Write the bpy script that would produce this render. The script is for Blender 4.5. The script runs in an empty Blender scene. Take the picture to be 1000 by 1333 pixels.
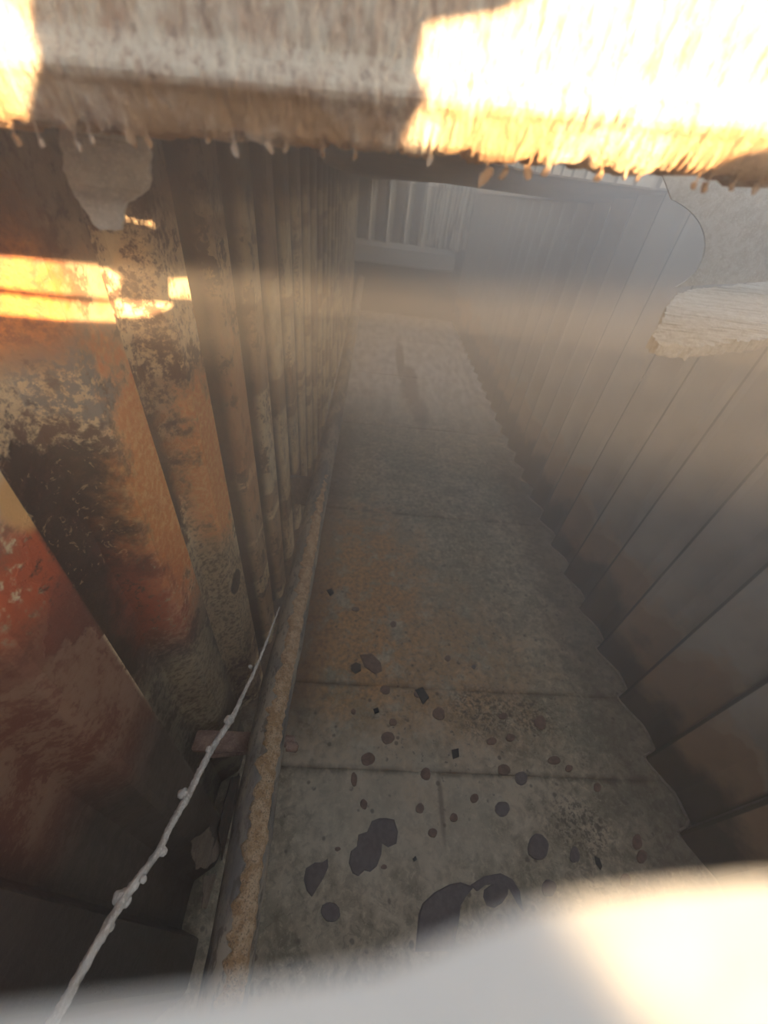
import bpy, bmesh, math, random
import numpy as np
from mathutils import Vector, Matrix, noise as mn, geometry as mg

# ------------------------------------------------------------------ camera
H = 2.30                      # height of the opening above the steel floor (floor is z = 0)
F = 512.0; CX, CY = 500.0, 666.5
def _basis(vz=(415, 1262), vy=(502, 225)):
    D = np.array([vz[0]-CX, vz[1]-CY, F]); D /= np.linalg.norm(D)
    Y = np.array([vy[0]-CX, vy[1]-CY, F]); Y -= D*(Y@D); Y /= np.linalg.norm(Y)
    Z = -D; X = np.cross(Y, Z); return np.array([X, Y, Z])
B = _basis()
S = bpy.context.scene
cam_d = bpy.data.cameras.new('camera'); cam = bpy.data.objects.new('camera', cam_d)
S.collection.objects.link(cam); S.camera = cam
R3 = Matrix([[B[i][0], -B[i][1], -B[i][2]] for i in range(3)])
cam.matrix_world = Matrix.Translation((0, 0, H)) @ R3.to_4x4()
cam_d.sensor_fit = 'HORIZONTAL' ; cam_d.sensor_width = 36.0
cam_d.lens = F/1000.0*36.0
cam_d.clip_start = 0.004; cam_d.clip_end = 200
cam_d.dof.use_dof = True; cam_d.dof.focus_distance = 1.1; cam_d.dof.aperture_fstop = 3.9

# ------------------------------------------------------------------ sky, sun, exposure
w = bpy.data.worlds.new('world'); S.world = w; w.use_nodes = True
nt = w.node_tree; nt.nodes.clear()
wo = nt.nodes.new('ShaderNodeOutputWorld'); bg = nt.nodes.new('ShaderNodeBackground')
sky = nt.nodes.new('ShaderNodeTexSky'); sky.sky_type = 'HOSEK_WILKIE'
sky.turbidity = 4.0; sky.ground_albedo = 0.3
SUN = Vector((-0.75, 0.62, -0.16)).normalized()        # direction in which the light travels
sky.sun_direction = -SUN
hs = nt.nodes.new('ShaderNodeHueSaturation'); hs.inputs['Saturation'].default_value = 0.40
nt.links.new(sky.outputs[0], hs.inputs['Color'])
nt.links.new(hs.outputs[0], bg.inputs[0]); bg.inputs[1].default_value = 8.5
nt.links.new(bg.outputs[0], wo.inputs[0])
sl = bpy.data.lights.new('sun', 'SUN'); sl.energy = 15.0; sl.color = (1.0, 0.64, 0.32); sl.angle = math.radians(0.4)
so = bpy.data.objects.new('sun', sl); S.collection.objects.link(so)
so.rotation_euler = SUN.to_track_quat('-Z', 'Y').to_euler(); so.location = (6, -5, 5)
vs = S.view_settings
vs.view_transform = 'Standard'; vs.look = 'None'; vs.gamma = 1.0; vs.use_curve_mapping = False; vs.exposure = 1.42
S.cycles.volume_bounces = 2; S.cycles.max_bounces = 7; S.cycles.diffuse_bounces = 4
FOG_MAIN, FOG_TOP = 0.055, 0.125

# ------------------------------------------------------------------ helpers
def ray(px, py): return B @ np.array([px-CX, py-CY, F])
def at_x(px, py, x): r = ray(px, py); r = r*(x/r[0]); return Vector((r[0], r[1], r[2]+H))
def at_y(px, py, y): r = ray(px, py); r = r*(y/r[1]); return Vector((r[0], r[1], r[2]+H))
def at_z(px, py, z): r = ray(px, py); r = r*((z-H)/r[2]); return Vector((r[0], r[1], z))
def at_d(px, py, d): r = ray(px, py)/F*d; return Vector((r[0], r[1], r[2]+H))
RNG = random.Random(7)
def tag(o, label=None, cat=None, group=None, kind=None):
    for k, v in (('label', label), ('category', cat), ('group', group), ('kind', kind)):
        if v: o[k] = v
    return o
def link(name, me, m=None, parent=None, smooth=False):
    o = bpy.data.objects.new(name, me); S.collection.objects.link(o)
    if m and not me.materials: me.materials.append(m)
    if parent: o.parent = parent
    if smooth:
        for p in me.polygons: p.use_smooth = True
    return o
def mesh(name, verts, faces):
    me = bpy.data.meshes.new(name); me.from_pydata([tuple(v) for v in verts], [], faces); me.update(); return me
def empty(name, loc=(0, 0, 0)):
    o = bpy.data.objects.new(name, None); o.empty_display_size = .05; o.location = loc
    S.collection.objects.link(o); return o
def grid_faces(nu, nv, wrap=False, off=0):
    f = []
    for i in range(nu-1):
        for j in range(nv if wrap else nv-1):
            k = (j+1) % nv
            f.append((off+i*nv+j, off+(i+1)*nv+j, off+(i+1)*nv+k, off+i*nv+k))
    return f
def fb(x, y, z=0., o=4): return mn.fractal(Vector((x, y, z)), 1.0, 2.0, o)

def tube(pts, rads, n=14, bump=0., bf=30., seed=0, a0=0, a1=2*math.pi, caps=True):
    P = [Vector(p) for p in pts]; V = []; full = abs(a1-a0-2*math.pi) < 1e-6
    up = Vector((0, 0, 1))
    for i, p in enumerate(P):
        t = (P[min(i+1, len(P)-1)]-P[max(i-1, 0)]).normalized()
        s = t.cross(up).normalized(); u = s.cross(t).normalized()
        for j in range(n):
            a = a0+(a1-a0)*j/(n if full else n-1)
            dr = s*math.cos(a)+u*math.sin(a)
            r = rads[i]
            if bump: r += bump*mn.fractal(Vector((p.x*bf+seed, p.y*bf, p.z*bf))+dr*1.3, 1., 2., 3)
            V.append(p+dr*r)
    Fc = grid_faces(len(P), n, wrap=full)
    if caps and full:
        Fc.append(tuple(range(n))[::-1]); Fc.append(tuple((len(P)-1)*n+j for j in range(n)))
    return V, Fc
def resample(ctrl, n):
    """Catmull-Rom through rows of numbers"""
    c = np.array(ctrl, float); c = np.vstack([2*c[0]-c[1], c, 2*c[-1]-c[-2]]); out = []
    segs = len(c)-3
    for k in range(n):
        u = k/(n-1)*segs; i = min(int(u), segs-1); t = u-i
        a, b, d, e = c[i:i+4]
        out.append(.5*((2*b)+(-a+d)*t+(2*a-5*b+4*d-e)*t*t+(-a+3*b-3*d+e)*t**3))
    return np.array(out)
def box(V, Fc, x0, x1, y0, y1, z0, z1):
    o = len(V)
    V += [(x, y, z) for x in (x0, x1) for y in (y0, y1) for z in (z0, z1)]
    Fc += [tuple(o+i for i in q) for q in ((0, 1, 3, 2), (4, 6, 7, 5), (0, 4, 5, 1), (2, 3, 7, 6), (0, 2, 6, 4), (1, 5, 7, 3))]
def sheet(outline, thick_vec, holes=()):
    """solid plate from a closed 3D outline (planar-ish) extruded along thick_vec, with holes"""
    loops = [list(map(Vector, outline))]+[list(map(Vector, h)) for h in holes]
    tris = mg.tessellate_polygon(loops)
    P = [p for l in loops for p in l]; n = len(P); t = Vector(thick_vec)
    V = P+[p+t for p in P]; Fc = []
    for a, b, c in tris:
        if (P[b]-P[a]).cross(P[c]-P[a]).dot(t) > 0: b, c = c, b
        Fc.append((a, b, c)); Fc.append((a+n, c+n, b+n))
    o = 0
    for l in loops:
        m = len(l)
        for i in range(m): Fc.append((o+i, o+(i+1) % m, o+(i+1) % m+n, o+i+n))
        o += m
    return V, Fc
def recalc(me):
    bm = bmesh.new(); bm.from_mesh(me); bmesh.ops.recalc_face_normals(bm, faces=bm.faces); bm.to_mesh(me); bm.free(); return me
def rough_outline(pts, step, amp, seed=0., freq=60., closed=True):
    """subdivide a polyline and jitter it, to get a corroded edge"""
    P = [Vector(p) for p in pts]; out = []
    n = len(P)
    for i in range(n if closed else n-1):
        a, b = P[i], P[(i+1) % n]; k = max(1, int((b-a).length/step))
        for j in range(k):
            q = a.lerp(b, j/k)
            out.append(q+amp*Vector((mn.noise(q*freq+Vector((seed, 0, 0))), mn.noise(q*freq+Vector((0, seed+9, 0))), mn.noise(q*freq+Vector((0, 0, seed+17))))))
    return out

# ------------------------------------------------------------------ material builder
class G:
    def __init__(s, name, rough=.7, metal=0.):
        s.m = bpy.data.materials.new(name); s.m.use_nodes = True; s.t = s.m.node_tree; s.t.nodes.clear()
        s.out = s.n('ShaderNodeOutputMaterial'); s.b = s.n('ShaderNodeBsdfPrincipled')
        s.t.links.new(s.b.outputs[0], s.out.inputs[0]); s.b.inputs['Metallic'].default_value = metal
        s.set(s.b.inputs['Roughness'], rough)
        g = s.n('ShaderNodeNewGeometry'); s.P = g.outputs['Position']; s.N = g.outputs['Normal']
        x = s.n('ShaderNodeSeparateXYZ'); s.t.links.new(s.P, x.inputs[0]); s.x, s.y = x.outputs[0], x.outputs[1]
        s.zr = s.op('SUBTRACT', x.outputs[2], H)              # height measured from the opening, negative downwards
    def n(s, k): return s.t.nodes.new(k)
    def set(s, sock, v):
        if isinstance(v, bpy.types.NodeSocket): s.t.links.new(v, sock)
        elif isinstance(v, tuple) and len(v) == 3 and sock.type == 'RGBA': sock.default_value = (*v, 1)
        else: sock.default_value = v
    def op(s, o, a, b=None, c=None, clamp=False):
        n = s.n('ShaderNodeMath'); n.operation = o; n.use_clamp = clamp
        s.set(n.inputs[0], a)
        if b is not None: s.set(n.inputs[1], b)
        if c is not None: s.set(n.inputs[2], c)
        return n.outputs[0]
    def vec(s, x, y, z):
        n = s.n('ShaderNodeCombineXYZ'); [s.set(n.inputs[i], v) for i, v in enumerate((x, y, z))]; return n.outputs[0]
    def scaled(s, sx, sy, sz, v=None):
        n = s.n('ShaderNodeVectorMath'); n.operation = 'MULTIPLY'; s.set(n.inputs[0], v or s.P); n.inputs[1].default_value = (sx, sy, sz); return n.outputs[0]
    def noise(s, scale, detail=5, rough=.6, v=None, dist=0., w=None):
        n = s.n('ShaderNodeTexNoise'); s.set(n.inputs['Vector'], v or s.P)
        n.inputs['Scale'].default_value = scale; n.inputs['Detail'].default_value = detail
        n.inputs['Roughness'].default_value = rough; n.inputs['Distortion'].default_value = dist
        if w is not None: n.noise_dimensions = '4D'; s.set(n.inputs['W'], w)
        return n.outputs[0]
    def voro(s, scale, feature='F1', v=None):
        n = s.n('ShaderNodeTexVoronoi'); n.feature = feature; s.set(n.inputs['Vector'], v or s.P); n.inputs['Scale'].default_value = scale
        return n.outputs['Distance']
    def step(s, v, lo, hi):
        n = s.n('ShaderNodeMapRange'); n.interpolation_type = 'SMOOTHSTEP'
        s.set(n.inputs[0], v); s.set(n.inputs[1], lo); s.set(n.inputs[2], hi); return n.outputs[0]
    def mix(s, f, a, b):
        n = s.n('ShaderNodeMix'); n.data_type = 'RGBA'; s.set(n.inputs[0], f); s.set(n.inputs[6], a); s.set(n.inputs[7], b); return n.outputs[2]
    def mul(s, *a):
        r = a[0]
        for b in a[1:]: r = s.op('MULTIPLY', r, b)
        return r
    def mx(s, *a):
        r = a[0]
        for b in a[1:]: r = s.op('MAXIMUM', r, b)
        return r
    def inv(s, a): return s.op('SUBTRACT', 1.0, a)
    def blob(s, u, v, cu, cv, ru, rv, warp=None, wa=.8, soft=.25, rot=0.):
        a = s.op('SUBTRACT', u, cu); b = s.op('SUBTRACT', v, cv)
        if rot:
            c, q = math.cos(rot), math.sin(rot)
            a, b = s.op('ADD', s.op('MULTIPLY', a, c), s.op('MULTIPLY', b, q)), s.op('SUBTRACT', s.op('MULTIPLY', b, c), s.op('MULTIPLY', a, q))
        a = s.op('DIVIDE', a, ru); b = s.op('DIVIDE', b, rv)
        d = s.op('SQRT', s.op('ADD', s.op('MULTIPLY', a, a), s.op('MULTIPLY', b, b)))
        if warp is not None: d = s.op('ADD', d, s.op('MULTIPLY', s.op('SUBTRACT', warp, .5), wa*2))
        return s.inv(s.step(d, 1-soft, 1+soft))
    def color(s, c): s.set(s.b.inputs['Base Color'], c)
    def rough(s, r): s.set(s.b.inputs['Roughness'], r)
    def bump(s, h, dist=.002, strength=.6):
        n = s.n('ShaderNodeBump'); n.inputs['Distance'].default_value = dist; n.inputs['Strength'].default_value = strength
        s.set(n.inputs['Height'], h); s.t.links.new(n.outputs[0], s.b.inputs['Normal'])
    def rnd(s): return s.n('ShaderNodeObjectInfo').outputs['Random']

PL, YL = .35, .425      # left corrugation pitch and a crest position
PR, YR = .333, .780     # right corrugation

def mat_left():
    g = G('rusted_cream_wall_paint', .55)
    y, z = g.y, g.zr; rn = g.rnd()
    big = g.noise(3.2, 6, .62, w=rn); mid = g.noise(11, 6, .65); fine = g.noise(60, 5, .7); vfine = g.noise(260, 3, .7)
    streak = g.noise(1, 6, .65, v=g.scaled(14, 14, 3.5))
    s = g.op('FRACT', g.op('DIVIDE', g.op('SUBTRACT', y, YL-3*PL), PL))    # 0 just past a crest, 1 at the next crest
    cream = g.mix(g.step(mid, .35, .7), (.95, .80, .54), (.68, .54, .33))
    col = cream
    # general brown mottling, bands at a height of their own on every sheet
    band = g.noise(1.0, 3, .6, v=g.vec(g.mul(rn, 40.), 0., g.mul(z, 3.0)))
    col = g.mix(g.mul(g.step(band, .49, .53), .65), col, g.mix(mid, (.24, .13, .07), (.40, .25, .14)))
    col = g.mix(g.mul(g.step(g.op('ADD', g.mul(streak, .6), g.mul(fine, .4)), .53, .60), .6), col, (.16, .085, .045))
    recess_shade = g.mul(g.inv(g.step(g.op('ADD', s, g.mul(mid, .10)), .57, .65)), .93, g.step(y, 1.0, 1.25))
    col = g.mix(recess_shade, col, (.055, .042, .03))  # shade in the recesses between the folds, painted into the colour
    nearm = g.inv(g.step(y, 1.1, 1.3))                                     # the first three sheets carry the heavy rust
    dark, brown, orange, red = (.055, .032, .022), (.15, .075, .045), (.80, .30, .08), (.58, .13, .05)
    blot = g.mul(g.step(g.op('ADD', g.mul(mid, .7), g.mul(fine, .3)), .53, .57), .75, g.inv(g.step(y, 1.5, 2.1)))
    col = g.mix(blot, col, (.13, .085, .055))
    # speckled scale high on the first sheets
    sp = g.mul(g.step(g.op('ADD', g.mul(mid, .55), g.mul(fine, .45)), .46, .55), nearm, g.inv(g.step(s, .55, 1.0)))
    col = g.mix(g.mul(sp, .9), col, brown)
    # silvery bare steel
    silver = g.mul(g.blob(y, z, .68, -.33, .08, .09, mid, 1.4, .2), g.step(fine, .42, .55))
    col = g.mix(silver, col, (.30, .29, .27))
    # dark scale patch, first sheet
    d1 = g.blob(y, z, .53, -.55, .17, .17, mid, 1.2, .08)
    d2 = g.blob(y, z, .845, -.72, .10, .26, mid, 1.2, .12)
    d3 = g.mul(g.inv(g.step(g.op('ADD', z, g.mul(mid, .25)), -.50, -.36)), g.inv(g.step(y, .415, .43)))
    d4 = g.mul(g.blob(y, z, .54, -.80, .12, .30, mid, .9, .25), g.inv(g.step(s, .5, .8)))
    d = g.mx(d1, d2, d4)
    col = g.mix(g.mul(d, .97), col, g.mix(g.step(fine, .45, .7), dark, (.12, .07, .05)))
    curl = g.mul(d1, g.step(g.noise(38, 4, .6, dist=1.5), .60, .66))       # paint curls left on the scale
    col = g.mix(g.mul(curl, .75), col, (.55, .40, .22))
    # orange flanks running down next to the crests
    o1 = g.mul(g.blob(y, z, .73, -.64, .10, .34, mid, 1.1, .3), g.step(s, .38, .72))
    o2 = g.mul(g.blob(y, z, 1.05, -.80, .12, .32, mid, 1.1, .3), g.step(s, .36, .60))
    o3 = g.mul(g.blob(y, z, 1.40, -.85, .09, .40, mid, .9, .3), g.step(s, .4, .7))
    o = g.mx(o1, o2, g.mul(o3, .45))
    col = g.mix(o, col, g.mix(g.step(fine, .4, .65), orange, (.90, .52, .22)))
    fm = g.op('ADD', g.mul(mid, .6), g.mul(fine, .4)); r1 = g.mul(g.blob(y, z, .37, -.50, .12, .10, fm, 1.6, .5), g.inv(g.step(y, .415, .43)), g.step(fine, .32, .5)); r2 = g.mul(g.blob(y, z, .66, -.92, .09, .20, fm, 1.6, .6), g.step(fine, .32, .5))
    col = g.mix(g.mx(r1, g.mul(r2, .6)), col, red)
    hot = g.blob(y, z, .425, -.40, .035, .045, mid, .6, .3)
    col = g.mix(hot, col, (.85, .50, .20))
    col = g.mix(g.mul(d3, .85), col, (.20, .075, .05))
    orr = g.mul(g.blob(y, z, .15, -.15, .85, .12, mid, .5, .3), .9)
    col = g.mix(g.mul(orr, g.step(s, -.1, .5), g.inv(g.step(y, .62, .72))), col, g.mix(g.step(fine, .4, .6), (.40, .10, .012), (.80, .30, .05)))
    # grey brown bottom of the near sheets
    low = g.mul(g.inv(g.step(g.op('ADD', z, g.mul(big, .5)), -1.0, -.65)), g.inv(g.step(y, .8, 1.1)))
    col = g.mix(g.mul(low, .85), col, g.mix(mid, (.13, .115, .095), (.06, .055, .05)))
    lowc = g.mx(g.blob(y, z, 1.0, -1.45, .15, .40, mid, .5, .2), g.mul(g.blob(y, z, .66, -1.45, .10, .28, mid, .5, .3), .6))
    col = g.mix(g.mul(lowc, .8), col, g.mix(g.step(fine, .45, .6), (.50, .40, .25), (.22, .16, .09)))
    hole = g.blob(y, z, 1.04, -1.33, .05, .055, None, 0, .08)
    col = g.mix(g.mul(hole, .9), col, (.05, .045, .04))
    col = g.mix(g.mul(g.inv(g.step(y, .06, .17)), .92), col, (.06, .05, .045))  # nearest panels painted dark where the rear opening would light them
    col = g.mix(g.mul(g.step(g.op('ADD', z, g.mul(mid, .12)), -.13, -.02), .8), col, (.09, .08, .075))  # top of the wall painted dark for the shade under the roof
    g.color(col); g.rough(g.op('ADD', .38, g.mul(fine, .35)))
    g.bump(g.op('ADD', g.op('ADD', g.mul(fine, .5), g.mul(vfine, .25)), g.mul(d, mid)), .006, .7)
    return g.m
def mat_right():
    g = G('grey_stained_wall_paint', .6)
    y, z = g.y, g.zr
    big = g.noise(2.2, 5, .6, w=g.rnd()); mid = g.noise(7, 6, .6); fine = g.noise(70, 4, .7)
    col = g.mix(g.step(big, .35, .65), (.44, .40, .35), (.28, .25, .22))
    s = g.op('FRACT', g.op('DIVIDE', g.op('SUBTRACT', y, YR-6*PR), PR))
    col = g.mix(g.mul(g.inv(g.step(g.op('ADD', s, g.mul(mid, .12)), .10, .40)), .75), col, (.10, .09, .08))  # recesses painted darker, flanks lighter, to bring out the fold shading
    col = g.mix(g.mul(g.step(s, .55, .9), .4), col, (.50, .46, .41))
    up = g.op('ADD', z, g.mul(g.op('SUBTRACT', big, .5), .9))
    pale = g.step(up, -1.75, -1.60)
    rust = g.mul(g.inv(g.step(up, -1.70, -1.62)), .85)
    col = g.mix(rust, col, g.mix(mid, (.42, .26, .15), (.26, .17, .11)))
    ring = g.mul(g.step(up, -1.74, -1.70), g.inv(g.step(up, -1.68, -1.64)))
    col = g.mix(g.mul(ring, .5), col, (.45, .38, .30))
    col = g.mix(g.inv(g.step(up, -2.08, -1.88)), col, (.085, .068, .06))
    dl = g.mx(g.step(s, .945, .965), g.inv(g.step(s, .09, .16)))  # dark lines painted at the crests for the shadowed gaps behind them
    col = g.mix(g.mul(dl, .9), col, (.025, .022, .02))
    g.color(col); g.rough(g.op('ADD', .4, g.mul(fine, .3))); g.bump(g.op('ADD', fine, mid), .003, .5)
    return g.m
def mat_floor():
    g = G('stained_steel_floor', .5)
    x, y = g.x, g.y
    big = g.noise(1.6, 6, .6); mid = g.noise(6, 7, .62); fine = g.noise(34, 6, .68); vf = g.noise(170, 4, .7)
    streak = g.noise(1., 6, .6, v=g.scaled(9, 3, 1))
    col = g.mix(g.step(mid, .36, .64), (.62, .53, .39), (.40, .34, .24))
    col = g.mix(g.mul(g.step(big, .45, .60), .7), col, (.33, .31, .22))
    col = g.mix(g.mul(g.step(fine, .50, .62), .45), col, (.78, .69, .52))
    col = g.mix(g.mul(g.step(g.noise(13, 6, .7, dist=.8), .54, .62), .5), col, (.20, .15, .095))
    mot = g.noise(24, 7, .75, dist=.5)
    col = g.mix(g.mul(g.step(mot, .50, .60), .55), col, (.24, .19, .12))
    col = g.mix(g.mul(g.inv(g.step(mot, .36, .44)), .6), col, (.80, .72, .56))
    rust = g.mx(g.blob(x, y, .05, 1.75, .50, .85, mid, .9, .5), g.mul(g.blob(x, y, .4, 1.25, .7, .6, mid, 1.0, .6), .6))
    col = g.mix(g.mul(rust, .8, g.step(g.noise(5, 6, .7), .36, .52)), col, g.mix(g.step(fine, .4, .65), (.74, .40, .13), (.36, .165, .055)))
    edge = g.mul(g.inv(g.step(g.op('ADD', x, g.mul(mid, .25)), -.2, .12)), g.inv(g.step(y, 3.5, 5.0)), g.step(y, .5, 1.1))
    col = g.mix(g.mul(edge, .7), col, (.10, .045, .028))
    pale = g.blob(x, y, .35, .55, .6, .32, mid, 1.2, .5)
    col = g.mix(g.mul(pale, .5), col, (.72, .65, .52))
    sp = g.mul(g.step(fine, .585, .64), g.step(mid, .42, .55), g.blob(x, y, .85, 1.2, .85, .75, mid, .6, .5))
    col = g.mix(g.mul(sp, .9), col, (.09, .065, .045))
    clus = g.mx(g.blob(x, y, .85, .98, .22, .14, mid, .6, .5), g.blob(x, y, 1.12, .98, .14, .12, mid, .6, .5), g.blob(x, y, 1.2, .45, .15, .12, mid, .6, .5))
    col = g.mix(g.mul(clus, g.step(g.noise(45, 5, .75), .49, .55), .8), col, (.12, .09, .06))
    drip = g.mul(g.blob(x, y, .53, .52, .012, .13, mid, .4, .6), .6); col = g.mix(drip, col, (.16, .10, .07))
    sp2 = g.inv(g.step(g.voro(16), .12, .22)); sp2 = g.mul(sp2, g.step(g.noise(9, 2), .50, .56), g.inv(g.step(y, 2.6, 3.4)))
    col = g.mix(g.mul(sp2, .7), col, (.13, .09, .06))
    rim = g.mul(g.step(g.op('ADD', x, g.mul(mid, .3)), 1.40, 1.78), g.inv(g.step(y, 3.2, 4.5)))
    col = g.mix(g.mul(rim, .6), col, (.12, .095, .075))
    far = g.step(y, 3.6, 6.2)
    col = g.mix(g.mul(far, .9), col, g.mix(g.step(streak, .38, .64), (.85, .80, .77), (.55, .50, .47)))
    stn = g.mx(g.blob(x, y, .62, 5.65, .13, .75, mid, .7, .3), g.blob(x, y, .50, 6.7, .07, .9, mid, .8, .3), g.mul(g.blob(x, y, .72, 4.8, .1, .45, mid, .9, .4), .7))
    col = g.mix(g.mul(stn, .85), col, (.12, .085, .08))
    for ys_ in (.665, 1.10, 2.69):
        sd = g.op('ABSOLUTE', g.op('SUBTRACT', g.op('ADD', y, g.mul(mid, .03)), ys_+.015))
        col = g.mix(g.mul(g.inv(g.step(sd, .0, .03)), g.step(mid, .35, .6), .6), col, (.14, .09, .055))
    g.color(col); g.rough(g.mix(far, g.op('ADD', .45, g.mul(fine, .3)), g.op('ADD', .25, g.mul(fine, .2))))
    g.bump(g.op('ADD', g.op('ADD', g.mul(fine, .6), g.mul(vf, .3)), g.mul(mot, .6)), .006, .7)
    return g.m
def mat_beam():
    g = G('flaking_rusted_beam', .65)
    v = g.scaled(1, 1, .42)
    a = g.noise(75, 6, .75, v=v); b = g.noise(150, 5, .8, v=v); c = g.noise(14, 4, .6)
    col = g.mix(g.step(a, .38, .62), (.58, .43, .32), (.84, .74, .60))
    col = g.mix(g.mul(g.step(b, .54, .66), .8), col, (.78, .70, .58))
    col = g.mix(g.mul(g.step(c, .52, .62), g.step(b, .45, .6), .65), col, (.50, .20, .07))
    col = g.mix(g.mul(g.inv(g.step(a, .33, .42)), .6), col, (.28, .20, .17))
    ze = g.op('SUBTRACT', g.zr, g.op('ADD', g.mul(g.x, .05), .0135))
    ridge = g.mul(g.step(ze, .028, .034), g.inv(g.step(ze, .044, .056)))
    col = g.mix(g.mul(ridge, g.step(b, .35, .55), .75), col, (.92, .84, .70))  # ridge painted paler, as if catching skylight
    low = g.inv(g.step(ze, .024, .030))
    col = g.mix(g.mul(low, g.step(c, .40, .55), .8), col, (.55, .33, .15))
    g.color(col); g.bump(g.op('ADD', a, b), .004, 1.0)
    return g.m
def mat_simple(name, c1, c2, sc=20., c3=None, rough=.7, b=.002, metal=0., st=(1, 1, 1), lo=.38, hi=.62, bs=.6):
    g = G(name, rough, metal); v = g.scaled(*st)
    a = g.noise(sc, 6, .65, v=v); f = g.noise(sc*5, 4, .7, v=v)
    col = g.mix(g.step(a, lo, hi), c1, c2)
    if c3: col = g.mix(g.mul(g.step(f, .52, .62), .7), col, c3)
    g.color(col); g.bump(g.op('ADD', a, g.mul(f, .7)), b, bs)
    return g.m
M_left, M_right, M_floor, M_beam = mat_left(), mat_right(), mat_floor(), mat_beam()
M_grey = mat_simple('pale_scaled_steel', (.50, .46, .39), (.62, .59, .53), 70, (.76, .74, .69), .6, .003, bs=.9)
M_dkrust = mat_simple('dark_rust', (.055, .04, .035), (.11, .07, .05), 30, None, .8, .003)
M_spot = mat_simple('dark_stain_scab', (.15, .12, .12), (.20, .165, .16), 40, None, .5, .001)
M_spotr = mat_simple('brown_stain_scab', (.19, .115, .085), (.28, .17, .12), 40, None, .6, .001)
M_chip = mat_simple('black_scale_chip', (.018, .016, .016), (.04, .035, .035), 50, None, .5, .001)
M_pipe = mat_simple('grey_brown_pipe_paint', (.20, .19, .18), (.42, .36, .28), 12, (.11, .085, .07), .55, .002, st=(1, .35, 1))
M_crust = mat_simple('orange_rust_crust', (.52, .33, .17), (.72, .55, .36), 40, (.20, .13, .09), .9, .006, bs=1.)
M_brk = mat_simple('pinkish_rusted_steel', (.25, .15, .12), (.36, .24, .19), 25, (.45, .32, .24), .65, .002)
M_twig = mat_simple('weathered_grey_bark', (.50, .48, .44), (.74, .72, .68), 45, (.92, .90, .86), .8, .004, st=(1, .5, .6), bs=1.)
M_roof = mat_simple('dusty_grey_roof_paint', (.58, .62, .62), (.66, .69, .68), 30, None, .7, .001)
M_end = mat_simple('pale_end_wall_paint', (.46, .43, .38), (.60, .57, .52), 4, (.30, .27, .24), .6, .002, st=(1, 1, .3))
def mat_end():
    g = G('end_paint_lit_shaded_ribs', .6)
    u = g.op('FRACT', g.op('DIVIDE', g.op('ADD', g.x, .56+5*PE_), PE_)); st = g.noise(1, 5, .6, v=g.scaled(30, 1, 3)); mid = g.noise(5, 5, .6)
    pale = g.mx(g.inv(g.step(u, .20, .34)), g.mul(g.step(g.x, .70, .80), g.step(st, .40, .55)))  # lit rib edges painted pale, shaded folds between them near black
    g.color(g.mix(pale, (.04, .04, .04), g.mix(mid, (.95, .91, .82), (.80, .76, .68)))); g.bump(mid, .003, .5); return g.m
PE_ = .345
M_end = mat_end()
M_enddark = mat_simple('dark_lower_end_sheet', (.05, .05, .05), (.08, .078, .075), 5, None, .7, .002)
M_ledge = mat_simple('dusty_pale_ledge', (.78, .77, .72), (.90, .88, .82), 9, (.60, .57, .50), .8, .004)
M_ceil = mat_simple('rusty_roof_underside', (.12, .11, .10), (.20, .17, .15), 6, None, .8, .003)
M_torn = mat_simple('torn_scaled_plate', (.60, .58, .52), (.70, .67, .60), 60, (.82, .79, .72), .65, .002)
M_flake = mat_simple('peeled_paint', (.30, .24, .19), (.38, .31, .25), 20, (.22, .15, .11), .7, .001)
M_bead = mat_simple('pale_weld_bead', (.30, .26, .22), (.40, .34, .29), 40, None, .6, .003)

# ------------------------------------------------------------------ haze volumes added to stand in for the lens's veiling glare
def fog(name, x0, x1, y0, y1, z0, z1, dens, col, lab, ani=.3):
    V, Fc = [], []; box(V, Fc, x0, x1, y0, y1, z0, z1)
    m = bpy.data.materials.new(name); m.use_nodes = True; t = m.node_tree; t.nodes.clear()
    o = t.nodes.new('ShaderNodeOutputMaterial'); v = t.nodes.new('ShaderNodeVolumeScatter')
    v.inputs['Color'].default_value = (*col, 1); v.inputs['Density'].default_value = dens; v.inputs['Anisotropy'].default_value = ani
    t.links.new(v.outputs[0], o.inputs['Volume'])
    tag(link(name, recalc(mesh(name, V, Fc)), m), lab, 'haze', kind='stuff')
fog('haze', -.60, 1.90, -1.28, 9.9, .02, H+.085, FOG_MAIN, (.93, .95, 1.), 'thin grey haze added through the whole steel chamber for lens glare')
fog('glare_haze', -.60, 1.90, .50, 9.6, H-1.1, H+.08, FOG_TOP, (.90, .94, 1.), 'denser haze added under the roof for lens glare')

fog('glare_haze_layer', -.60, 1.90, .10, 1.7, H-.30, H+.075, .24, (.90, .94, 1.), 'thin bluish haze layer added just under the roof beam for lens glare')

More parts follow.
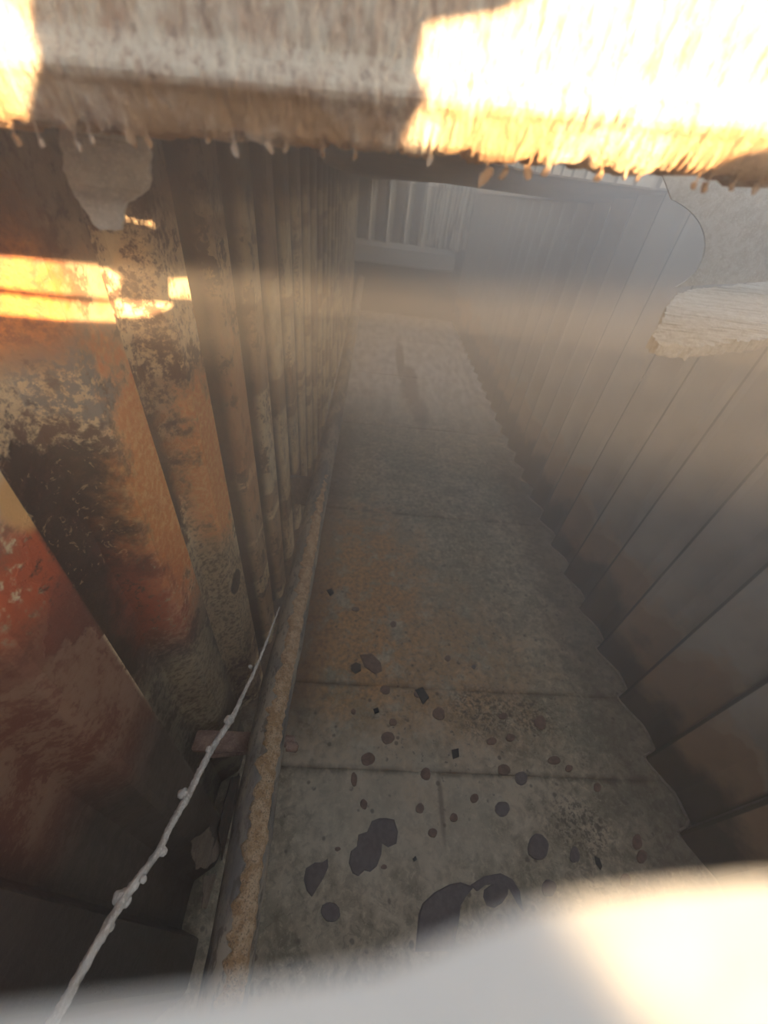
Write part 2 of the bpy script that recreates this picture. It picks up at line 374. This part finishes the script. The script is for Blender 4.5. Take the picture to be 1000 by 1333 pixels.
# ------------------------------------------------------------------ floor
floor = tag(empty('floor', (.6, 4, 0)), kind='structure')
ys = [-1.3, -.35, .665, 1.10, 2.69, 4.3, 5.9, 7.6, 9.62]
meshes = []
for k in range(len(ys)-1):
    y0, y1 = ys[k]+.0008, ys[k+1]-.0008
    nu, nv = 60, 40; V = []
    for i in range(nu):
        for j in range(nv):
            x = -.62+2.5*i/(nu-1); y = y0+(y1-y0)*j/(nv-1)
            e = min(j, nv-1-j)
            V.append((x-.6, y-4, .004*fb(x*1.7, y*1.7, 3.)-(0.0012 if e == 0 else 0)-0))
    b0 = len(V); V += [(v[0], v[1], -.02) for v in V[:]]
    Fc = [q[::-1] for q in grid_faces(nu, nv)]
    ring = [i*nv for i in range(nu)]+[(nu-1)*nv+j for j in range(1, nv)]+[i*nv+nv-1 for i in range(nu-2, -1, -1)]+[j for j in range(nv-2, 0, -1)]
    for a, c in zip(ring, ring[1:]+ring[:1]): Fc.append((a, c, c+b0, a+b0))
    Fc += [tuple(b0+i for i in q) for q in grid_faces(nu, nv)]
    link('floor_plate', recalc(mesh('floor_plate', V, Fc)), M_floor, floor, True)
# under-floor so no light leaks through the seams
V, Fc = [], []; box(V, Fc, -1.25, 1.35, -4.9, 5.7, -.06, -.025)
link('subfloor', mesh('subfloor', V, Fc), M_dkrust, floor)

# ------------------------------------------------------------------ corrugated side walls
def panel_mesh(side, pitch, depth, seed, prof, z1=.10):
    """one fold of the corrugated wall; local y runs 0..pitch, x = 0 at the crest"""
    nz = 60; V = []
    pr = []
    for (a, b) in zip(prof, prof[1:]):
        k = max(1, int((b[0]-a[0])*14))
        pr += [(a[0]+(b[0]-a[0])*i/k, a[1]+(b[1]-a[1])*i/k) for i in range(k)]
    pr.append(prof[-1]); n = len(pr)
    for i in range(nz):
        z = -.01+(H+z1+.01)*i/(nz-1)
        for (t, d) in pr:
            dd = d*depth+.006*fb(t*1.5+seed, z*2.3, seed)*math.sin(math.pi*min(max(t, 0), 1))
            V.append((side*dd, t*pitch+.003*math.sin(math.pi*min(max(t, 0), 1))*fb(z*3, seed), z))
    b0 = len(V); V += [(v[0]+side*.004, v[1], v[2]) for v in V[:]]
    Fc = grid_faces(nz, n); Fc += [tuple(b0+i for i in q[::-1]) for q in grid_faces(nz, n)]
    for i in range(nz-1):
        Fc.append((i*n, (i+1)*n, (i+1)*n+b0, i*n+b0)); Fc.append((i*n+n-1, i*n+n-1+b0, (i+1)*n+n-1+b0, (i+1)*n+n-1))
    for j in range(n-1): Fc.append((j, j+b0, j+1+b0, j+1))
    return recalc(mesh('corrugated_panel', V, Fc))
PROF = [(0, 0), (.015, .12), (.09, .95), (.13, 1.0), (.40, 1.0), (.50, .93), (.86, .12), (.95, 0), (1.0, 0)]
wl = tag(empty('wall_left', (-.47, 0, 0)), kind='structure')
PROFL = [(0, 0), (.015, .12), (.07, .95), (.10, 1.0), (.42, 1.0), (.47, .95), (.60, .12), (.65, 0), (1.0, 0)]
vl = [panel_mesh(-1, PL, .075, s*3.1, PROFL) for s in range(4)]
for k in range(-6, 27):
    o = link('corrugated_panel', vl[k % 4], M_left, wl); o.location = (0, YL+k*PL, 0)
for me in vl:
    for p in me.polygons: p.use_smooth = False
wr = tag(empty('wall_right', (1.72, 0, 0)), kind='structure')
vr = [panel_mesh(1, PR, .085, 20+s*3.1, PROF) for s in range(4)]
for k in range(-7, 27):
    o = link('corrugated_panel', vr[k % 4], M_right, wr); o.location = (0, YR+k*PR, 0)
V, Fc = [], []; box(V, Fc, .12, .14, -.4, 9.9, H-.05, H+.47)  # unseen strip above the right wall, added to keep sun off the roof openings
link('added_sun_parapet', mesh('added_sun_parapet', V, Fc), M_right, wr)
# weld bead along the foot of the right wall, following the folds
for k in range(-1, 9):
    pts = []
    for t in np.linspace(0.0, .98, 15):
        d = np.interp(t, [p[0] for p in PROF], [p[1] for p in PROF])*.085
        pts.append((d-.016, YR+(k+t)*PR, .008))
    V, Fc = tube(pts, [.006+.002*mn.noise(Vector((i*.7, k, 0))) for i in range(15)], 8, .003, 40, k)
    link('weld_bead', mesh('weld_bead', V, Fc), M_bead, wr, True)
# small scuffed foot strip along the left wall
# ------------------------------------------------------------------ far wall
wf = tag(empty('wall_far', (.6, 9.3, 0)), kind='structure')
PE = .345
for k in range(-1, 7):
    x0 = -.56+k*PE; z0 = H-1.02; V = []
    pr = [(0, 0), (.12, 0), (.30, .05), (.78, .05), (.98, 0)]
    for z in np.linspace(z0, H+.12, 14):
        for t, d in pr: V.append((x0+t*PE-.6, d*2+.004*fb(z*3, t+k), z))
    n = len(pr); b0 = len(V); V += [(v[0], v[1]+.012, v[2]) for v in V[:]]
    Fc = grid_faces(14, n)+[tuple(b0+i for i in q[::-1]) for q in grid_faces(14, n)]
    link('corrugated_panel', recalc(mesh('corrugated_panel', V, Fc)), M_end, wf)
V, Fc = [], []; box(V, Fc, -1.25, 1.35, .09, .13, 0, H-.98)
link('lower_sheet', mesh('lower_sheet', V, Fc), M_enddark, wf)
L = []
for i in range(41):
    t = i/40; x = -.53+2.05*t
    for (yy, zz) in ((.07, -1.0), (-.06, -1.02), (-.12, -1.08), (-.12, -1.33), (-.06, -1.37), (.07, -1.37)):
        cut = max(0, (t-.93)/.07)*.08
        L.append((x-.6, yy+.006*fb(x*5, zz*7), H+zz-(.06 if zz > -1.2 else -.02)*cut/.08+.008*fb(x*6, zz)))
V = L; Fc = grid_faces(41, 6, wrap=True)+[tuple(range(6)), tuple(40*6+j for j in range(6))[::-1]]
tag(link('end_ledge', recalc(mesh('end_ledge', V, Fc)), M_ledge, wf), 'pale dusty ledge across the far wall')
V, Fc = [], []; box(V, Fc, -.96, -.935, -.05, -.02, 0, H-1.36)
link('corner_post', mesh('corner_post', V, Fc), M_end, wf)

# ------------------------------------------------------------------ roof: near rim plate, far roof with an opening over the end
ceil = tag(empty('ceiling', (.6, 0, H)), kind='structure')
ZR = -.05
k_ = -ZR/.06
edge = [(-1.4, -.02), (-.9, -.012), (-.4, -.016), (-.12, -.008), (-.05, -.005), (-.027, -.003), (-.01, -.0016), (.0065, .0001), (.0238, .0047), (.038, .0062), (.0537, .0073), (.09, .008), (.18, .0), (.24, -.20), (.34, -.27), (1.25, -.28), (1.4, -.05), (2.3, .01)]
edge = [(x*k_ if abs(x) < .2 else x, y*k_) for x, y in edge]
out = [(x, y, H+ZR) for x, y in edge]+[(2.3, -.31, H+ZR), (1.2, -.335, H+ZR), (.3, -.33, H+ZR), (-1.4, -.31, H+ZR)]
V, Fc = sheet(out, (0, 0, -.006)); V = [(v[0]-.6, v[1], v[2]-H) for v in V]
link('near_roof_plate', recalc(mesh('near_roof_plate', V, Fc)), M_roof, ceil)
hole = [(.5, 4.6, H+.1), (1.60, 4.5, H+.1), (1.66, 9.22, H+.1), (.1, 9.2, H+.1), (-.1, 8.8, H+.1), (.1, 7.0, H+.1), (.4, 5.6, H+.1)]
hole = rough_outline(hole, .08, .05, 3., 5.); hole = [Vector((p.x, p.y, H+.1)) for p in hole]
hole2 = rough_outline([(.42, .62, 0), (1.6, .6, 0), (1.6, 3.1, 0), (.9, 3.2, 0), (.5, 2.7, 0)], .08, .06, 8., 5.); hole2 = [Vector((p.x, p.y, H+.1)) for p in hole2]  # second unseen roof opening, added to let more skylight in
V, Fc = sheet([(-1.0, .44, H+.1), (2.3, .44, H+.1), (2.3, 9.9, H+.1), (-1.0, 9.9, H+.1)], (0, 0, .01), [hole, hole2])
me = mesh('far_roof_plate', V, Fc); bm = bmesh.new(); bm.from_mesh(me); bmesh.ops.triangulate(bm, faces=bm.faces)
for _ in range(4): bmesh.ops.subdivide_edges(bm, edges=[e for e in bm.edges if e.calc_length() > .35], cuts=1); bmesh.ops.triangulate(bm, faces=bm.faces)
for v in bm.verts: v.co.z -= np.interp(v.co.y, [.5, 3.2, 4.2, 9.9], [0, .0, .10, .20]); v.co.x -= .6; v.co.z -= H
bm.to_mesh(me); bm.free()
link('far_roof_plate', recalc(me), M_ceil, ceil)
V, Fc = [], []; box(V, Fc, -2.0, 5.5, -1.3, -1.29, -H, .235)     # closes the chamber behind the camera; raised and widened to block stray sun
wb = tag(link('wall_near', mesh('wall_near', [(v[0]+.6, v[1], v[2]+H) for v in V], Fc), M_right), kind='structure')

# ------------------------------------------------------------------ rusted beam over the opening
beam = empty('roof_beam', (0, .42, H))
def zed(x): return max(.001, min(.065, .0265+.05*x))
xs = list(np.arange(-1.0, -.42, .02))+list(np.arange(-.42, .62, .0022))+list(np.arange(.62, 1.9, .02))
prof = [(-.022, .36), (-.012, .22)]+[(-.005+.0*i, .20-.0045*i) for i in range(0, 34)]+[(-.007, .045), (-.011, .040), (-.014, .035), (-.0145, .031), (-.013, .027), (-.010, .023), (-.008, .019), (-.006, .014), (-.004, .009), (-.002, .004), (.001, 0.0)]
V = []
for x in xs:
    zb = zed(x); rag = .005*fb(x*28, 2.)+.007*abs(mn.noise(Vector((x*150, 4, 0))))+.004*mn.noise(Vector((x*75, 7, 0)))
    tl = zed(x)-.013
    for (dy, z) in prof:
        zz = z+tl*max(0, 1-z/.2)
        wgt = max(0, 1-z/.02); zz += rag*wgt
        dd = .003*fb(x*100, zz*38, 1.)+.0016*fb(x*30, z*20, 5.)
        V.append((x, dy-abs(dd), zz))
n = len(prof); Fc = [q[::-1] for q in grid_faces(len(xs), n)]
b0 = len(V); V += [(v[0], .055, v[2]+.0) for v in V[:]]
Fc += [tuple(b0+i for i in q) for q in grid_faces(len(xs), n)]
for i in range(len(xs)-1):
    Fc.append((i*n+n-1, (i+1)*n+n-1, (i+1)*n+n-1+b0, i*n+n-1+b0)); Fc.append((i*n, i*n+b0, (i+1)*n+b0, (i+1)*n))
tag(beam, 'thick flaking rusted steel beam across the top of the view, partly sunlit', 'beam')
link('beam_web', mesh('beam_web', V, Fc), M_beam, beam)
fl = [(20, 178, 7), (52, 182, 6), (100, 186, 6), (118, 178, 5), (168, 172, 12), (192, 180, 7), (270, 178, 5), (305, 192, 9), (350, 187, 8), (372, 188, 6), (420, 195, 5), (462, 200, 5),
      (632, 226, 13), (657, 222, 9), (688, 220, 10), (712, 218, 9), (780, 226, 9), (816, 222, 7), (832, 228, 4), (905, 238, 6), (920, 240, 7), (955, 240, 6), (985, 243, 8), (560, 203, 8)]
for i, (px, py, sz) in enumerate(fl):
    c = at_y(px, py+4, .418)-Vector((0, .42, H)); r = sz*.00055
    V = []; a = RNG.uniform(-.6, .6)
    for q in range(9):
        th = q/9*2*math.pi; rr = r*(.7+.5*RNG.random())
        u, v = rr*.55*math.cos(th), rr*math.sin(th)
        V.append((c.x+u*math.cos(a)+v*math.sin(a), c.y+.002*RNG.random(), c.z-u*math.sin(a)+v*math.cos(a)))
    # a thin stem up to the torn edge it hangs from
    V += [(v[0], v[1]+.0025, v[2]) for v in V[:9]]
    Fc = [tuple(range(9)), tuple(range(17, 8, -1))]+[(j, (j+1) % 9, (j+1) % 9+9, j+9) for j in range(9)]
    o = len(V); V += [(c.x-.0006, c.y+.001, c.z), (c.x+.0006, c.y+.001, c.z), (c.x+.0006, c.y+.001, c.z+.02), (c.x-.0006, c.y+.001, c.z+.02)]; Fc.append((o, o+1, o+2, o+3))
    link('rust_flake', recalc(mesh('rust_flake', V, Fc)), M_beam, beam)

# ------------------------------------------------------------------ added unseen sheet behind the camera; its slots are cut to shape the sun patches
YO = -.35
def back(p):                         # follow the sun beam from a lit point back to the sheet
    t = (p.y-YO)/SUN.y; q = p-SUN*t; return Vector((q.x, YO, q.z))
slots = [
    [back(at_x(px, py, -.49)) for px, py in [(-20, 331), (130, 346), (163, 352), (173, 362), (174, 387), (142, 388), (-20, 372)]],
    [back(at_x(px, py, -.48)) for px, py in [(216, 363), (245, 362), (252, 372), (250, 388), (217, 386)]],
    [back(at_x(px, py, -.49)) for px, py in [(-20, 382), (140, 393), (220, 393), (198, 414), (150, 417), (-20, 410)]],
]
bm_pts = [(533, 186), (530, 150), (545, 75), (556, 34), (600, 27), (650, 20), (690, -5), (700, -60)]
s4 = [back(at_y(px, py, .415)) for px, py in bm_pts]
s4 += [Vector((s4[-1].x+1.2, YO, s4[-1].z+.03))]
s4 += [back(at_y(px, py, .415)) for px, py in [(1100, 170), (960, 200), (905, 244)]]
s4 += [back(at_y(px, py, .43)) for px, py in [(800, 236), (650, 215)]]
s5 = [back(at_y(px, py, .415)) for px, py in [(42, 160), (46, 80), (40, -60), (-140, -80), (-140, 80), (-100, 130)]]
s6 = [back(at_z(px, py, H+ZR)) for px, py in [(715, 1150), (745, 1182), (790, 1260), (830, 1333)]]
s6[0].z = min(s6[0].z, .0+H+.035)
xa = s6[0].x
s6 = [Vector((s6[1].x-.012, YO, H+.062)), s6[1], s6[2], s6[3], Vector((s6[3].x+.02, YO, H-.02)), Vector((s6[1].x+.11, YO, H-.02)), Vector((s6[1].x+.11, YO, H+.062))]
holes = slots+[s4, s5, s6]
outl = [(-.9, YO, H-.044), (7, YO, H-.044), (7, YO, H+.50), (-.9, YO, H+.47)]
V, Fc = sheet(outl, (0, -.004, 0), holes)
tag(link('added_sun_mask', mesh('added_sun_mask', V, Fc), M_dkrust), kind='structure')

# ------------------------------------------------------------------ torn plates hanging under the beam
t1 = empty('torn_plate', (-.23, .5, H-.02))
tp = [(76, 160), (86, 240), (104, 262), (124, 290), (134, 299), (159, 299), (163, 282), (164, 264), (172, 262), (186, 248), (192, 225), (198, 160)]
o1 = rough_outline([at_y(px, py, .50) for px, py in tp], .004, .0022, 1., 160.)
o1 = [Vector((p.x, .50+.012*fb(p.x*20, p.z*20), p.z)) for p in o1]
V, Fc = sheet(o1, (0, .006, 0)); V = [v-Vector(t1.location) for v in V]
link('plate', recalc(mesh('plate', V, Fc)), M_torn, t1)
tag(t1, 'small torn grey plate remnant hanging from the beam, upper left', 'steel plate')

t2 = empty('hanging_bracket', (.96, .96, H-.08))
hc, hr = (836, 318), (83, 66)
pts = []
for a in np.linspace(-62, 58, 22):
    a = math.radians(a); pts.append((hc[0]+hr[0]*math.cos(a)*(1), hc[1]+hr[1]*math.sin(a)))
pts = [(862, 225)]+pts+[(903, 372)]
pl = [at_y(px, py, 1.15) for px, py in pts]+[at_y(1010, 366, 1.15), at_y(1150, 380, 1.15), at_y(1150, 200, 1.15), at_y(855, 195, 1.15)]
V, Fc = sheet(pl, (0, .006, 0)); V = [v-Vector(t2.location) for v in V]
tag(link('web_plate', recalc(mesh('web_plate', V, Fc)), M_grey, t2), 'upright plate with the edge of a round hole')
zf = H-.138
fo = [(905, 376), (882, 383), (868, 400), (862, 420), (848, 437), (857, 447), (880, 450), (910, 451), (940, 447), (962, 444), (985, 443), (1010, 438), (1060, 436), (1150, 440), (1150, 372), (1010, 366), (950, 372)]
o2 = rough_outline([at_z(px, py, zf) for px, py in fo], .006, .006, 5., 100.)
nu = len(o2)
V, Fc = sheet([Vector((p.x, p.y, zf)) for p in o2], (0, 0, -.016))
bmf = bmesh.new(); me = mesh('flange', V, Fc); bmf.from_mesh(me); bmesh.ops.triangulate(bmf, faces=bmf.faces)
for _ in range(2):
    bmesh.ops.subdivide_edges(bmf, edges=[e for e in bmf.edges if e.calc_length() > .012], cuts=1); bmesh.ops.triangulate(bmf, faces=bmf.faces)
for v in bmf.verts:
    v.co.z += .005*fb(v.co.x*70, v.co.y*70, v.co.z*50)
    v.co -= Vector(t2.location)
bmf.to_mesh(me); bmf.free()
tag(link('flange', recalc(me), M_grey, t2), 'pale scaly flange with a corroded edge')
tag(t2, 'corroded pale steel bracket with round cut-out hanging at right under the beam', 'bracket')

# ------------------------------------------------------------------ pipe on brackets along the left wall
pipe = empty('long_pipe', (-.246, 0, H-1.55))
def rel(V, o): return [Vector(v)-Vector(o.location) for v in V]
zp = H-1.55; RP = .061
c = [(-.20, -.9), (-.222, -.1), (-.228, .1), (-.243, .4), (-.249, .62), (-.245, .9), (-.247, 1.3), (-.250, 1.8), (-.247, 2.3), (-.246, 3.2), (-.250, 4.5), (-.262, 6.), (-.29, 8.6)]
R_ = resample(c, 240)
pts = [(x, y, zp+.006*fb(y*.8, 1.)) for x, y in R_]
V, Fc = tube(pts, [RP]*len(pts), 20, .0035, 8., 2.)
link('pipe_tube', mesh('pipe_tube', rel(V, pipe), Fc), M_pipe, pipe, True)
R2 = resample(c[:10], 420)
pts = [(x, y, zp+.006*fb(y*.8, 1.)) for x, y in R2 if y < 2.1]
V = []; n = 16; P = [Vector(p) for p in pts]
for i, p in enumerate(P):
    t = (P[min(i+1, len(P)-1)]-P[max(i-1, 0)]).normalized(); s = t.cross(Vector((0, 0, 1))).normalized(); u = s.cross(t)
    fade = min(1, max(0, (2.1-p.y)/.6))
    a0 = math.radians(30+16*fb(p.y*22, 3.)+14*(1-fade)); a1 = math.radians(96+26*fb(p.y*24, 9.)-26*(1-fade))
    for j in range(n):
        f = j/(n-1); a = a0+(a1-a0)*f; e = math.sin(math.pi*f)**.4 if 0 < f < 1 else 0
        r = RP-.004+(.010*e*(.35+.65*fade)+.0045*fb(p.y*38, a*3, 2.)*e)
        V.append(p+(s*math.cos(a)+u*math.sin(a))*r)
link('rust_crust', mesh('rust_crust', rel(V, pipe), grid_faces(len(P), n)), M_crust, pipe, True)['label'] = 'orange brown rust crust along the pipe'
def bracket(y, thin):
    b = []
    V, Fc = [], []
    if thin:
        box(V, Fc, -.50, -.146, y-.014, y+.014, zp-.075, zp-.060); box(V, Fc, -.50, -.285, y-.012, y-.004, zp-.30, zp-.060)
    else:
        box(V, Fc, -.515, -.285, y-.045, y+.022, zp-.082, zp-.058); box(V, Fc, -.285, -.16, y-.02, y+.018, zp-.078, zp-.060)
    me = mesh('pipe_bracket', rel(V, pipe), Fc)
    bm = bmesh.new(); bm.from_mesh(me); bmesh.ops.bevel(bm, geom=bm.edges[:], offset=.004, segments=2, affect='EDGES'); 
    bmesh.ops.subdivide_edges(bm, edges=[e for e in bm.edges if e.calc_length() > .02], cuts=3)
    for v in bm.verts: v.co += Vector((.0, .003*fb(v.co.x*25, v.co.z*40), .003*fb(v.co.x*30, v.co.y*30, 3.)))
    bm.to_mesh(me); bm.free()
    return link('pipe_bracket', me, M_brk if not thin else M_bead, pipe)
# bracket near and far; the pipe lies on them
bn = bracket(.55, False); bf_ = bracket(2.18, True)
# rounded bolt end on the near bracket
V, Fc = tube([(-.185, .53, zp-.07), (-.15, .53, zp-.066), (-.142, .53, zp-.066)], [.016, .017, .009], 12, .003, 60.)
link('bolt', mesh('bolt', [v-Vector(pipe.location) for v in V], Fc), M_brk, bn, True)
V, Fc = tube([(-.30, .512, zp-.082), (-.44, .50, zp-.092), (-.455, .498, zp-.094)], [.006, .009, .004], 8, .002, 60.)
link('torn_lip', mesh('torn_lip', [v-Vector(pipe.location) for v in V], Fc), M_brk, bn, True)
for o in (pipe,): tag(o, 'long rusted steel pipe on brackets running along the left wall', 'pipe')

# ------------------------------------------------------------------ dry twig leaning on the pipe
twig = empty('dry_twig', at_d(75, 1320, .55))
cp = [(-30, 1500, .46, .0078), (20, 1405, .50, .0077), (75, 1320, .55, .0078), (120, 1240, .61, .0074), (165, 1165, .68, .0078), (205, 1110, .75, .0068), (222, 1075, .80, .0072), (245, 1035, .87, .0078), (270, 985, .96, .0078),
      (285, 960, 1.02, .0078), (300, 938, 1.07, .0078), (314, 910, 1.14, .0056), (330, 876, 1.22, .0050), (342, 848, 1.29, .0040), (352, 822, 1.35, .0028), (364, 790, 1.425, .0018)]
rows = [(*at_d(a, b, d), r) for a, b, d, r in cp]
rs = resample(rows, 220)
V, Fc = tube([tuple(r[:3]) for r in rs], [max(.0015, r[3]*(1+.16*mn.noise(Vector((i*.35, 0, 0))))) for i, r in enumerate(rs)], 12, .0026, 110., 5.)
link('stem', mesh('stem', rel(V, twig), Fc), M_twig, twig, True)
for a, b, d, r in [(298, 937, 1.06, .013), (238, 1034, .868, .011), (272, 975, .97, .008), (157, 1168, .678, .012), (163, 1172, .68, .010), (212, 1108, .755, .008), (186, 1146, .70, .006), (326, 868, 1.22, .006), (144, 1206, .645, .006)]:
    bm = bmesh.new(); bmesh.ops.create_icosphere(bm, subdivisions=3, radius=r)
    for v in bm.verts: v.co *= 1+.35*fb(v.co.x*90+a, v.co.y*90, v.co.z*90); v.co.z *= .8
    me = bpy.data.meshes.new('bud'); bm.to_mesh(me); bm.free()
    o = link('bud', me, M_twig, twig, True); o.location = at_d(a, b, d)-Vector(twig.location)
tag(twig, 'pale knobbly dry twig slanting from bottom left up to the pipe', 'twig')

# ------------------------------------------------------------------ scabs and stains on the floor (thin raised rust blisters)
def disc(name, px, py, rx, ry, m, parent, rough=.18, th=.002, seed=0, ang=0, pts=None):
    c = at_z(px, py, .004)
    loop = []
    if pts: loop = [at_z(a, b, .004) for a, b in pts]
    else:
        for q in range(30):
            a = q/30*2*math.pi; k = 1+rough*(mn.noise(Vector((math.cos(a)*.8+seed, math.sin(a)*.8, seed*.7)))*1.2+.35*mn.noise(Vector((math.cos(a)*4+seed, math.sin(a)*4, seed))))
            u, v = rx*k*math.cos(a), ry*k*math.sin(a)
            loop.append(at_z(px+u*math.cos(ang)-v*math.sin(ang), py+u*math.sin(ang)+v*math.cos(ang), .004))
    n = len(loop); cc = sum(loop, Vector())/n
    V = [Vector((p.x, p.y, -.001)) for p in loop]+[Vector((cc.x+(p.x-cc.x)*.93, cc.y+(p.y-cc.y)*.93, .004+th)) for p in loop]
    Fc = [(j, (j+1) % n, (j+1) % n+n, j+n) for j in range(n)]+[tuple(range(n, 2*n))]
    base = Vector(parent.location) if parent else Vector((0, 0, 0))
    if parent is None:
        e = Vector((cc.x, cc.y, 0)); V = [v-e for v in V]; o = link(name, recalc(mesh(name, V, Fc)), m); o.location = e; return o
    return link(name, recalc(mesh(name, [v-base for v in V], Fc)), m, parent)
spots = [(700, 1102, 14, 18, 0), (655, 1053, 10, 11, 0), (749, 1113, 7, 11, 0), (715, 1155, 10, 13, 0), (679, 1013, 8, 9, 0), (657, 1002, 9, 7, 1), (480, 988, 9, 9, 1), (504, 960, 9, 8, 1), (554, 1007, 7, 8, 1),
         (547, 1052, 6, 7, 1), (564, 1084, 6, 6, 1), (591, 1064, 5, 6, 1), (461, 1014, 4, 9, 1), (474, 1047, 5, 7, 1), (571, 929, 8, 9, 1), (475, 1165, 0, 0, 0), (431, 1187, 12, 13, 0), (830, 1096, 6, 10, 1), (836, 1115, 7, 9, 1),
         (814, 1146, 7, 10, 1), (617, 868, 3, 3, 0), (545, 903, 6, 6, 1), (583, 857, 4, 4, 1), (619, 1185, 0, 0, 0), (512, 812, 4, 4, 1), (463, 793, 5, 3, 1), (501, 898, 7, 6, 1), (460, 926, 3, 4, 1), (512, 940, 5, 5, 1),
         (722, 990, 8, 6, 1), (618, 1039, 6, 6, 1), (778, 1025, 5, 6, 1), (655, 932, 6, 4, 1), (704, 940, 8, 10, 1), (665, 960, 6, 5, 1), (640, 965, 7, 5, 1), (741, 1000, 5, 5, 1), (440, 1105, 4, 3, 1), (500, 1128, 4, 3, 1)]
for i, (px, py, rx, ry, k) in enumerate(spots):
    if rx: disc('rust_scab', px, py, rx, ry, M_spotr if k else M_spot, floor, .22, .0015, i*1.7)
disc('rust_scab', 0, 0, 0, 0, M_spotr, floor, pts=[(468, 852), (484, 850), (496, 862), (498, 873), (489, 878), (474, 868)])
disc('rust_scab', 0, 0, 0, 0, M_spot, floor, pts=[(398, 1130), (410, 1122), (420, 1122), (427, 1117), (428, 1128), (422, 1142), (414, 1155), (406, 1168), (399, 1160), (395, 1145)])
disc('rust_scab', 0, 0, 0, 0, M_spot, floor, pts=[(466, 1086), (478, 1082), (484, 1068), (494, 1064), (504, 1064), (514, 1066), (519, 1082), (517, 1098), (506, 1103), (498, 1098), (497, 1112), (491, 1128), (482, 1136), (474, 1134), (466, 1142), (458, 1138), (453, 1124), (456, 1108), (464, 1102)])
disc('rust_scab', 0, 0, 0, 0, M_spot, floor, th=.001, pts=[(545, 1190), (550, 1176), (565, 1162), (585, 1151), (600, 1148), (618, 1154), (608, 1166), (600, 1180), (598, 1200), (590, 1240), (540, 1240)])
disc('rust_scab', 0, 0, 0, 0, M_spot, floor, th=.001, pts=[(612, 1152), (630, 1140), (652, 1136), (668, 1144), (678, 1160), (680, 1175), (684, 1190), (676, 1180), (664, 1158), (648, 1150), (630, 1152), (620, 1160)])
disc('rust_scab', 0, 0, 0, 0, M_spot, floor, th=.002, pts=[(629, 1168), (630, 1158), (640, 1151), (652, 1149), (663, 1152), (662, 1164), (654, 1176), (644, 1182), (634, 1180)])

# loose chips of black scale lying on the floor
chips = [('small black notched chip on the floor beside the pipe, above the brown oval stain', [(457, 866), (463, 862), (470, 865), (470, 873), (463, 877), (457, 872)]),
         ('black bow-shaped chip on the floor on the upper near seam', [(540, 898), (550, 894), (555, 902), (559, 908), (551, 917), (546, 908)]),
         ('black square chip on the floor just above the lower near seam', [(588, 976), (597, 974), (598, 985), (590, 988)]),
         ('thin black diamond-shaped chip on the floor right of the large round stain', [(774, 1114), (780, 1117), (784, 1128), (782, 1133), (776, 1125)]),
         ('tiny dark chip left of the reddish spot, below the upper near seam', [(486, 923), (492, 921), (494, 927), (488, 929)]),
         ('tiny black chip on the floor next to the pipe, highest of the chips', [(425, 768), (432, 766), (435, 772), (430, 776)]),
         ('tiny dark chip on the floor just right of the double dark blot', [(537, 1118), (541, 1114), (543, 1119), (539, 1122)])]
for lab, p in chips:
    o = disc('scale_chip', 0, 0, 0, 0, M_chip, None, th=.005, pts=p); tag(o, lab, 'scale chip')

# ------------------------------------------------------------------ peeled scraps low on the left wall beside the pipe
def scrap(label, px, m, x, seed):
    p3 = [at_x(a, b, x) for a, b in px]; c = sum(p3, Vector())/len(p3)
    o3 = rough_outline(p3, .02, .008, seed, 30.)
    V, Fc = sheet([Vector((x+.012*fb(p.y*9, p.z*9, seed), p.y, p.z)) for p in o3], (-.003, 0, 0))
    o = link('paint_scrap', recalc(mesh('paint_scrap', [v-c for v in V], Fc)), m); o.location = c
    tag(o, label, 'paint scrap'); return o
scrap('pale ragged scrap of peeled paint low on the left wall, left of the pipe', [(252, 1095), (266, 1082), (272, 1077), (275, 1090), (281, 1090), (289, 1084), (290, 1104), (283, 1118), (270, 1130), (253, 1131), (252, 1110)], M_flake, -.463, 2.)
scrap('long dark curled scrap below the near bracket', [(300, 1015), (312, 1008), (318, 1012), (306, 1040), (300, 1075), (296, 1120), (288, 1120), (286, 1085), (292, 1045)], M_dkrust, -.455, 6.)
scrap('brownish lower scrap of paint under the pale ragged scrap', [(266, 1140), (282, 1136), (280, 1160), (272, 1182), (262, 1182)], M_flake, -.463, 8.)
